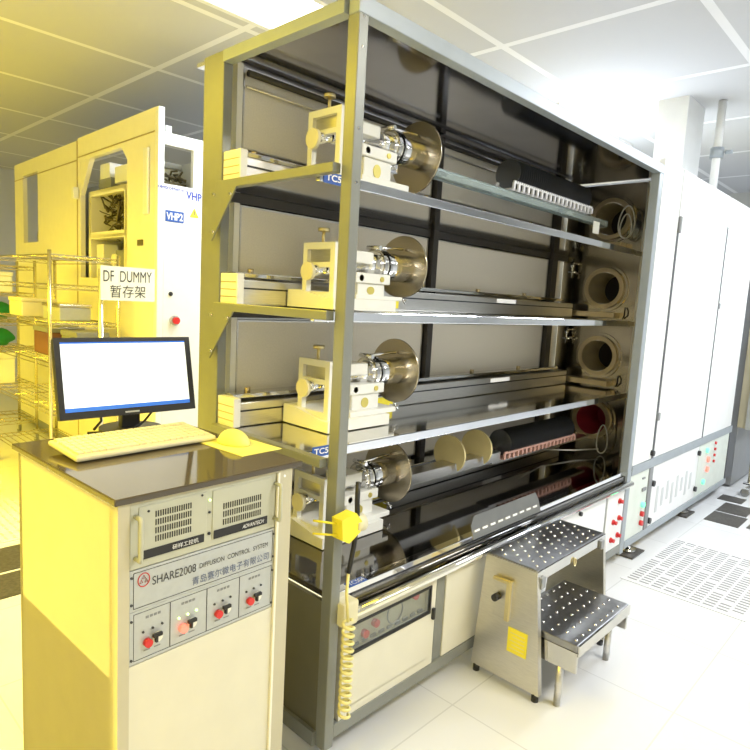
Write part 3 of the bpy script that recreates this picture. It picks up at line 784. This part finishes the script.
for dn_, dx0, dx1, gr in (('drive_door', .052, .228, (.092, .188, Z(-.582), Z(-.503), 16, 4)), ('filter_door', .245, .43, (.276, .398, Z(-.588), Z(-.525), 18, 3))):
    g = MB().box(dx0, dx1, .0015, .0045, Z(-.618), Z(-.492), .001).mark()
    x0, x1, z0, z1, nx, nz = gr
    for i in range(nx):
        for j in range(nz):
            x = x0+(x1-x0)*i/nx; z = z0+(z1-z0)*j/nz
            g.box(x, x+(x1-x0)/nx*.45, .0005, .0018, z, z+(z1-z0)/nz*.72)
    g.put(dn_, 'pcpaint', pc, m2='slot')
b1 = MB().box(.058, .221, 0, .0018, Z(-.617), Z(-.596)).put('badge_bar', 'black', pc)
text('研祥工控机', 'lettering', 'white_print', b1, (.135, -.0004, Z(-.613)), (1, 0, 0), (0, 0, 1), height=.012, width=.07)
b2 = MB().box(.249, .417, 0, .0018, Z(-.618), Z(-.596)).put('badge_bar', 'black', pc)
text('ADVANTECH', 'lettering', 'white_print', b2, (.335, -.0004, Z(-.612)), (1, 0, 0), (0, 0, 1), height=.010, width=.07, shear=.3)
for x in (.045, .443):
    MB().tube([(x, .004, Z(-.512)), (x, -.02, Z(-.512)), (x, -.022, Z(-.52)), (x, -.022, Z(-.60)), (x, -.02, Z(-.61)), (x, .004, Z(-.61))], .0055, 10).put('pull_handle', 'pcpaint', pc)
MB().cyl((.235, 0, Z(-.513)), (.235, -.002, Z(-.513)), .003, 10).put('power_led', 'greenled', pc)
each([('cyl', ((.236, 0, Z(-.545)), (.236, .003, Z(-.545)), .003, 10,)), ('cyl', ((.075, 0, Z(-.505)), (.075, .003, Z(-.505)), .003, 8,)), ('cyl', ((.214, 0, Z(-.497)), (.214, .003, Z(-.497)), .003, 8,)), ('cyl', ((.236, 0, Z(-.60)), (.236, .003, Z(-.60)), .004, 8,))], 'screw', 'black', pc)
# name panel
npn = MB().box(.032, .447, .004, .02, Z(-.738), Z(-.639), .001).put('name_panel', 'alum', dc)
MB().frame('y', .041, .441, Z(-.732), Z(-.645), .0032, .0042, .0012).put('panel_border', 'print', npn)
lg = MB()
lg.tube([(.066+.014*math.cos(a*PI/12), .003, Z(-.667)+.016*math.sin(a*PI/12)) for a in range(24)], .0012, 6, True)
for (cx, cz) in ((.066, -.661), (.060, -.671), (.072, -.671)):
    lg.tube([(cx+.0045*math.cos(PI/2+a*2*PI/3), .003, Z(cz)+.0052*math.sin(PI/2+a*2*PI/3)) for a in range(3)], .0009, 5, True)
lg.put('logo', 'redprint', npn)
text('SHARE2008', 'lettering', 'print', npn, (.087, .0035, Z(-.687)), (1, 0, -.02), (0, 0, 1), height=.021, width=.115)
text('DIFFUSION  CONTROL  SYSTEM', 'lettering', 'print', npn, (.212, .0035, Z(-.685)), (1, 0, -.005), (0, 0, 1), height=.013, width=.212)
text('青岛赛尔微电子有限公司', 'lettering', 'blueprint', npn, (.192, .0035, Z(-.724)), (1, 0, 0), (0, 0, 1), height=.022, width=.236)
for x in (.0365, .4425):
    for z in (-.655, -.72, -.76, -.855): MB().cyl((x, .001, Z(z)), (x, .005, Z(z)), .003, 8).put('rivet', 'print', npn)
# switch panel with four cells
sp = MB().box(.032, .447, .004, .02, Z(-.868), Z(-.7385), .001).put('switch_panel', 'alum', dc)
xs = [.042, .134, .235, .334, .440]
for k in range(4):
    MB().frame('y', xs[k], xs[k+1], Z(-.86), Z(-.745), .0032, .0042, .001).put('cell_border', 'print', sp)
    x0 = xs[k]+.033; zc = Z(-.823)
    bt = MB().cyl((x0, -.008, zc), (x0, .004, zc), .010, 18).put('red_button', 'redlit' if k == 1 else 'red', sp)
    kn = MB().cyl((x0+.026, -.002, zc+.004), (x0+.026, .004, zc+.004), .012, 18).put('rotary_switch', 'machine', sp)
    MB().box(x0+.010, x0+.034, -.010, -.001, zc+.009, zc+.018, .002).box(x0+.016, x0+.022, -.010, -.001, zc-.004, zc+.014, .001).put('switch_lever', 'black', kn)
    for q in range(3): MB().cyl((x0-.010+.024*q, .001, Z(-.795)+.002*q), (x0-.010+.024*q, .004, Z(-.795)+.002*q), .0028, 8).put('indicator', 'greenled' if k == 1 else 'print', sp)
    tx = MB()
    for q in range(4): tx.box(xs[k]+.03+.01*q, xs[k]+.037+.01*q, .003, .0042, Z(-.764), Z(-.758))
    tx.box(x0-.008, x0+.008, .003, .0042, zc-.021, zc-.018).box(x0+.018, x0+.034, .003, .0042, zc-.021, zc-.018)
    tx.put('panel_print', 'greyplastic', sp)
MB().cyl((.472, -.002, Z(-.495)), (.472, .001, Z(-.495)), .004, 8).put('lock', 'white_print', dc)

def L2W(x, y, z):
    return Vector((.556+x*math.cos(A0)-y*math.sin(A0), 1.273+x*math.sin(A0)+y*math.cos(A0), z))
DT = H+.016
# monitor
ks = .86
TL, BL = Vector((.738, 2.21, -.189))*ks, Vector((.751, 2.146, -.465))*ks
TR, BR = Vector((1.231, 2.186, -.187))*ks, Vector((1.244, 2.123, -.462))*ks
ctr = (TL+BL+TR+BR)/4
ux = ((TR+BR)-(TL+BL)).normalized(); uy0 = ((TL+TR)-(BL+BR)); uy = (uy0-ux*uy0.dot(ux)).normalized()
un = ux.cross(uy)                       # towards the viewer
mw = ((TR-TL).length+(BR-BL).length)/4; mh = ((TL-BL).length+(TR-BR).length)/4
MT = Matrix((( ux.x, uy.x, un.x, ctr.x), (ux.y, uy.y, un.y, ctr.y), (ux.z, uy.z, un.z, ctr.z+EYE), (0, 0, 0, 1)))
base = Vector((ctr.x+.0, ctr.y+.01, DT))
mo = thing('monitor', 'black flat computer monitor with a glowing white screen on the dark desktop', 'monitor', (base.x, base.y, DT))
def mbx(*a, **k): return MB().box(*a, mtx=MT, **k)
mbx(-mw, mw, -mh, mh, -.028, -.004, bev=.005).put('screen_housing', 'black', mo)
bz = MB()
t_ = .017
for q in ((-mw, mw, mh-.013, mh), (-mw, mw, -mh, -mh+.022), (-mw, -mw+t_, -mh+.022, mh-.013), (mw-t_, mw, -mh+.022, mh-.013)):
    bz.box(q[0], q[1], q[2], q[3], -.004, .002, mtx=MT)
bz.put('bezel', 'black', mo)
sc_ = mbx(-mw+t_, mw-t_, -mh+.022, mh-.013, -.004, -.0015).put('screen', 'screen', mo)
mbx(-mw+t_, mw-t_, -mh+.022, -mh+.034, -.0015, -.0008).box(-mw+t_, mw-t_, mh-.018, mh-.013, -.0015, -.0008, mtx=MT).put('task_bar', 'screenblue', sc_)
mbx(-.022, .022, -mh+.007, -mh+.012, .002, .0026).put('maker_badge', 'alum', mo)
nk = MT @ Vector((.01, -mh+.06, -.035))
MB().box(nk.x-.03, nk.x+.03, nk.y-.012, nk.y+.018, DT+.012, nk.z, .004).put('neck', 'black', mo)
MB().cyl((nk.x, nk.y-.01, DT), (nk.x, nk.y-.01, DT+.014), .095, 40).put('stand_base', 'black', mo)
MB().tube([(nk.x+.05, nk.y+.03, nk.z), (nk.x+.09, nk.y+.0, DT+.07), (nk.x+.04, nk.y-.02, DT+.03), (nk.x-.02, nk.y-.05, DT+.01), (nk.x-.14, nk.y-.02, DT+.012)], .004).tube([(nk.x-.09, nk.y+.02, nk.z), (nk.x-.09, nk.y, DT+.04), (nk.x-.12, nk.y-.02, DT+.02)], .004).put('cable', 'black', mo)
# keyboard
kb = thing('keyboard', 'pale yellow keyboard lying in front of the monitor', 'keyboard', (.79, 1.70, DT), 0)
kq = [Vector((.603, 1.80)), Vector((.585, 1.59)), Vector((.985, 1.60)), Vector((1.03, 1.755))]
K0 = Vector((.588, 1.585)); kux = Vector((.998, .06)).normalized(); kuy = Vector((-kux.y, kux.x)); kw, kd = .425, .175
KM = Matrix(((kux.x, kuy.x, 0, K0.x), (kux.y, kuy.y, 0, K0.y), (0, 0, 1, DT), (0, 0, 0, 1)))
KT = KM @ Matrix.Rotation(math.radians(4), 4, 'X')
MB().box(0, kw, 0, kd, .003, .018, bev=.006, mtx=KT).put('keyboard_case', 'beige', kb)
ky = MB()
for j in range(6):
    n = 21
    for i in range(n):
        if j == 0 and 4 <= i < 9: continue
        x = .012+i*(kw-.024)/n; y = .018+j*.024+(.006 if j == 5 else 0)
        ky.box(x, x+(kw-.024)/n-.003, y, y+.019, .018, .0235, mtx=KT)
ky.box(.012+4*(kw-.024)/21, .012+9*(kw-.024)/21-.003, .018, .037, .018, .0235, mtx=KT)
ky.put('keys', 'key', kb)
# mouse on its mat
centre(tag(MB().box(-.07, .075, -.12, .10, 0, .002, mtx=Matrix.Translation((1.035, 1.535, DT)) @ Matrix.Rotation(.06, 4, 'Z')).put('mouse_mat', 'paleyellow'), 'yellow mat under the mouse at the right end of the desktop', 'mat'))
g = bmesh.new(); bmesh.ops.create_uvsphere(g, u_segments=28, v_segments=16, radius=1)
for v in g.verts:
    v.co = Vector((v.co.x*.04, v.co.y*.06, max(v.co.z, 0)*.044))
mm = MB(); mm.bm.free(); mm.bm = g
for f in g.faces: f.smooth = True
ms = thing('computer_mouse', 'domed pale yellow mouse resting on the yellow mat', 'mouse', (1.035, 1.55, DT+.002), .1, local=True)
mm.put('mouse_shell', 'paleyellow', ms)
MB().box(-.002, .002, .02, .045, .028, .033, .001).put('scroll_wheel', 'beige', ms)

# =================================================================== machine at the back left
VR = math.radians(-1.7)
vm = thing('process_machine', 'large yellow lit white process machine with an open window full of wiring', 'machine', (2.03, 4.02, 0), VR, local=True)
TOPV = 2.70
# front end (faces the camera): left strip, open upper frame, solid lower panel
MB().box(0, .045, .0, .05, .1, TOPV, .003).put('corner_post', 'whitepaint', vm)
fp = MB().box(.045, 1.5, 0, .03, .1, Z(.705), .003).put('front_panel', 'whitepaint', vm)
MB().box(.045, 1.5, .01, .05, Z(.965), Z(1.045), .003).put('upper_beam', 'whitepaint', vm)
MB().box(.265, .40, .01, .05, Z(.705), Z(.965)).put('upper_post', 'whitepaint', vm)
MB().box(.06, .10, .012, .05, Z(1.045), Z(1.09)).put('cable_boss', 'whitepaint', vm)
random.seed(11)
for nm, y0 in (('pipework', .18),):
    pw = MB()
    for k in range(16):
        x = .06+.022*k; pw.tube([(x, y0+random.uniform(0, .2), Z(.76)+random.uniform(0, .05)), (x+random.uniform(-.03, .05), y0+random.uniform(0, .2), Z(.80)+random.uniform(0, .05)), (x+random.uniform(0, .09), y0, Z(.74)+random.uniform(0, .1))], .008, 6)
    pw.box(.06, .5, y0, y0+.1, Z(.735), Z(.752))
    pw.put(nm, 'clutter', vm)
MB().box(.05, 1.4, .25, .29, Z(.86), Z(.90)).put('inner_rail', 'alum', vm)
text('centrotherm', 'lettering', 'navy', fp, (.0, -.001, Z(.672)), (1, 0, -.04), (0, 0, 1), height=.026, width=.19, bold=.01)
text('VHP', 'lettering', 'navy', fp, (.205, -.001, Z(.625)), (1, 0, -.05), (0, 0, 1), height=.055, width=.12, bold=.03)
vl = MB().box(.055, .19, -.003, -.001, Z(.455), Z(.53)).put('name_label', 'bluelabel', fp)
text('VHP2', 'lettering', 'white_print', vl, (.062, -.0035, Z(.467)), (1, 0, 0), (0, 0, 1), height=.05, width=.12, bold=.02)
tri = MB().prism([(.235, Z(.505)), (.305, Z(.505)), (.27, Z(.57))], 'y', -.003, -.001).put('warning_triangle', 'yellowlabel', fp)
MB().box(.267, .273, -.0036, -.003, Z(.52), Z(.55)).put('triangle_mark', 'print', tri)
eb = MB().cyl((.13, -.02, Z(-.225)), (.13, 0, Z(-.225)), .035, 24).put('emergency_button_collar', 'alum', fp)
MB().cyl((.13, -.045, Z(-.225)), (.13, -.02, Z(-.225)), .024, 24).put('emergency_button', 'red', eb)
MB().cyl((.10, -.008, Z(-.04)), (.10, 0, Z(-.04)), .015, 12).put('keyhole', 'black', fp)
# long side facing left (-x local), with framed openings
def side_panels(y0, y1, oy0, oy1, oz0, oz1, top):
    b_ = MB()
    b_.box(0, .04, y0, oy0, .1, top).box(0, .04, oy1, y1, .1, top).box(0, .04, oy0, oy1, .1, oz0).box(0, .04, oy0, oy1, oz1, top)
    return b_
s1 = side_panels(.05, 1.50, .50, 1.44, Z(.05), Z(1.01), TOPV).put('side_panel', 'machine', vm)
MB().prism([(.49, Z(1.02)), (.62, Z(1.02)), (.49, Z(.9))], 'x', .002, .038).put('opening_corner', 'machine', s1)
MB().prism([(1.45, Z(1.02)), (1.22, Z(1.02)), (1.45, Z(.72))], 'x', .002, .038).put('opening_corner', 'machine', s1)
s2 = side_panels(1.51, 3.35, 2.58, 3.06, Z(.38), Z(1.05), TOPV-.015).put('side_panel', 'machine', vm)
MB().box(-.004, 0, .05, 1.5, TOPV-.16, TOPV-.152).box(-.004, 0, 1.51, 3.35, TOPV-.18, TOPV-.172).put('panel_seam', 'ring', vm)
MB().box(-.006, 0, 1.50, 1.512, .1, TOPV-.02).put('panel_gap', 'ring', vm)
MB().box(-.05, -.004, 1.46, 1.52, Z(.70), Z(.80), .01).put('hinge_cover', 'whitepaint', vm)
MB().box(-.02, 0, .12, .2, Z(.5), Z(.95), .01).put('side_cover', 'whitepaint', vm)
MB().box(-.01, 0, .22, .3, Z(.29), Z(.33)).put('side_vent', 'clutter', vm)
# inside of opening 1
ins = MB()
ins.box(.3, .34, .05, 3.3, .1, TOPV-.3).box(.04, .3, .05, 3.3, .1, .14)
ins.put('inner_wall', 'alum', vm)
fr_ = MB().frame('x', .60, 1.38, Z(.38), Z(.76), .045, .09, .045).box(.045, .3, .60, .66, Z(.0), Z(.76)).box(.045, .3, 1.33, 1.38, Z(.0), Z(.76)).box(.045, .09, .60, .645, Z(.03), Z(.38)).box(.045, .3, .62, 1.36, Z(.37), Z(.40)).box(.045, .3, .62, 1.36, Z(.735), Z(.76))
fr_.put('inner_frame', 'machine', vm)
random.seed(3)
cl = MB()
for k in range(46):
    y = random.uniform(.78, 1.22); z = Z(random.uniform(.42, .72))
    cl.tube([(random.uniform(.1, .2), y, z), (random.uniform(.08, .2), y+random.uniform(-.1, .1), z+random.uniform(-.08, .08)), (random.uniform(.08, .2), y+random.uniform(-.12, .12), z+random.uniform(-.1, .1))], random.uniform(.004, .012), 5)
cl.put('wiring_bundle', 'clutter', vm)
MB().box(.1, .26, .72, .98, Z(.80), Z(.93), .006).put('white_module', 'whitepaint', vm)
MB().box(.1, .26, 1.08, 1.28, Z(.86), Z(.98), .006).put('white_module', 'whitepaint', vm)
each([('box', (.1, .28, 1.05, 1.3, Z(.77), Z(.86),)), ('box', (.12, .28, .8, 1.0, Z(.15), Z(.28),)), ('box', (.1, .28, .68, .76, Z(.1), Z(.35),))], 'dark_module', 'greyplastic', vm)
each([('cyl', ((.1, 1.0, Z(.2)), (.28, 1.0, Z(.2)), .05, 16,)), ('cyl', ((.12, .80, Z(.22)), (.28, .80, Z(.22)), .035, 16,)), ('box', (.08, .2, 1.15, 1.3, Z(.05), Z(.33),))], 'white_fitting', 'whitepaint', vm)
MB().box(.15, .18, 2.6, 3.04, Z(.38), Z(1.05)).cyl((.1, 2.9, Z(.45)), (.2, 2.9, Z(.45)), .07, 20).put('inner_cabinet', 'greyplastic', vm)
MB().box(.08, .1, 2.62, 2.75, Z(.40), Z(.92)).put('brown_terminal_strip', 'brown', vm)
MB().box(0, 1.5, .05, 3.35, .02, .1).put('plinth', 'greyplastic', vm)
MB().box(.6, 1.5, .6, 3.3, .1, Z(.6)).put('inner_block', 'alum', vm)

# =================================================================== wire racks at the back left
r1 = thing('wire_rack', 'chrome wire rack on castors behind the monitor, carrying the dummy shelf sign', 'rack', (1.7, 5.0, 0), group='chrome wire racks')
wire_rack(r1, 1.47, 1.93, 4.40, 5.65, Z(.21), (.22, .62, .95, 1.22, 1.48, 1.68))
r2 = thing('wire_rack', 'chrome wire rack on castors at the left edge of the room', 'rack', (1.6, 6.35, 0), group='chrome wire racks')
wire_rack(r2, 1.15, 1.92, 6.12, 6.62, Z(.18), (.22, .55, .88, 1.12, 1.38, 1.62))
sg = thing('rack_sign', 'white paper sign reading DF DUMMY on a grey pole by the wire rack', 'sign', (1.63, 3.97, 0))
MB().cyl((1.63, 3.97, 0.02), (1.63, 3.97, Z(.10)), .015, 12).put('sign_pole', 'satin', sg)
MB().cyl((1.63, 3.97, 0), (1.63, 3.97, .02), .12, 24).put('pole_base', 'satin', sg)
bd = MB().box(1.615, 1.975, 3.938, 3.95, Z(-.098), Z(.12)).put('sign_board', 'paper', sg)
text('DF  DUMMY', 'lettering', 'print', bd, (1.632, 3.937, Z(.02)), (1, 0, .02), (0, 0, 1), height=.07, width=.32)
text('暂存架', 'lettering', 'print', bd, (1.675, 3.937, Z(-.080)), (1, 0, .02), (0, 0, 1), height=.08, width=.235)
def crate(x, y, z, sx, sy, sz, m, label, cat, lidm=None, group=None):
    t = thing('storage_box', label, cat, (x, y, z), group=group)
    MB().box(x-sx/2, x+sx/2, y-sy/2, y+sy/2, z, z+sz*.8, .008).put('box_body', m, t)
    MB().box(x-sx/2-.006, x+sx/2+.006, y-sy/2-.006, y+sy/2+.006, z+sz*.8, z+sz, .006).put('box_lid', lidm or m, t)
crate(1.78, 4.62, .955, .22, .3, .2, 'greyplastic', 'dark grey box on the wire rack just left of the monitor', 'box')
crate(1.74, 5.02, .955, .26, .3, .21, 'brown', 'brown and grey box on the wire rack farther from the sign', 'box', 'greyplastic')
crate(1.72, 4.8, 1.225, .22, .34, .12, 'alum', 'silvery tray on the wire rack under the sign', 'tray', 'wire')
crate(1.66, 5.35, 1.225, .25, .3, .14, 'beige', 'beige tray on the wire rack beside the silvery tray', 'tray')
def bag(x, y, z, sx, sz, label):
    g = bmesh.new(); bmesh.ops.create_uvsphere(g, u_segments=24, v_segments=14, radius=1)
    for v in g.verts:
        k = 1+.08*math.sin(9*v.co.x+4*v.co.z)
        v.co = Vector((v.co.x*sx*k, v.co.y*.14, v.co.z*sz*k+sz))
    for f in g.faces: f.smooth = True
    q = MB(); q.bm.free(); q.bm = g
    o = q.put('folded_cloth', 'green'); o.location = (x, y, z)
    return tag(o, label, 'cloth', 'green folded cloths')
bag(1.63, 6.33, 1.127, .17, .085, 'green folded cloth on the left wire rack, upper one')
bag(1.63, 6.33, .887, .17, .085, 'green folded cloth on the left wire rack, lower one')
crate(1.64, 6.35, 1.385, .24, .3, .18, 'whitepaint', 'white box on the left wire rack above the green cloths', 'box')
crate(1.64, 6.35, .56, .26, .3, .28, 'whitepaint', 'tall white box on the left wire rack below the green cloths', 'box')
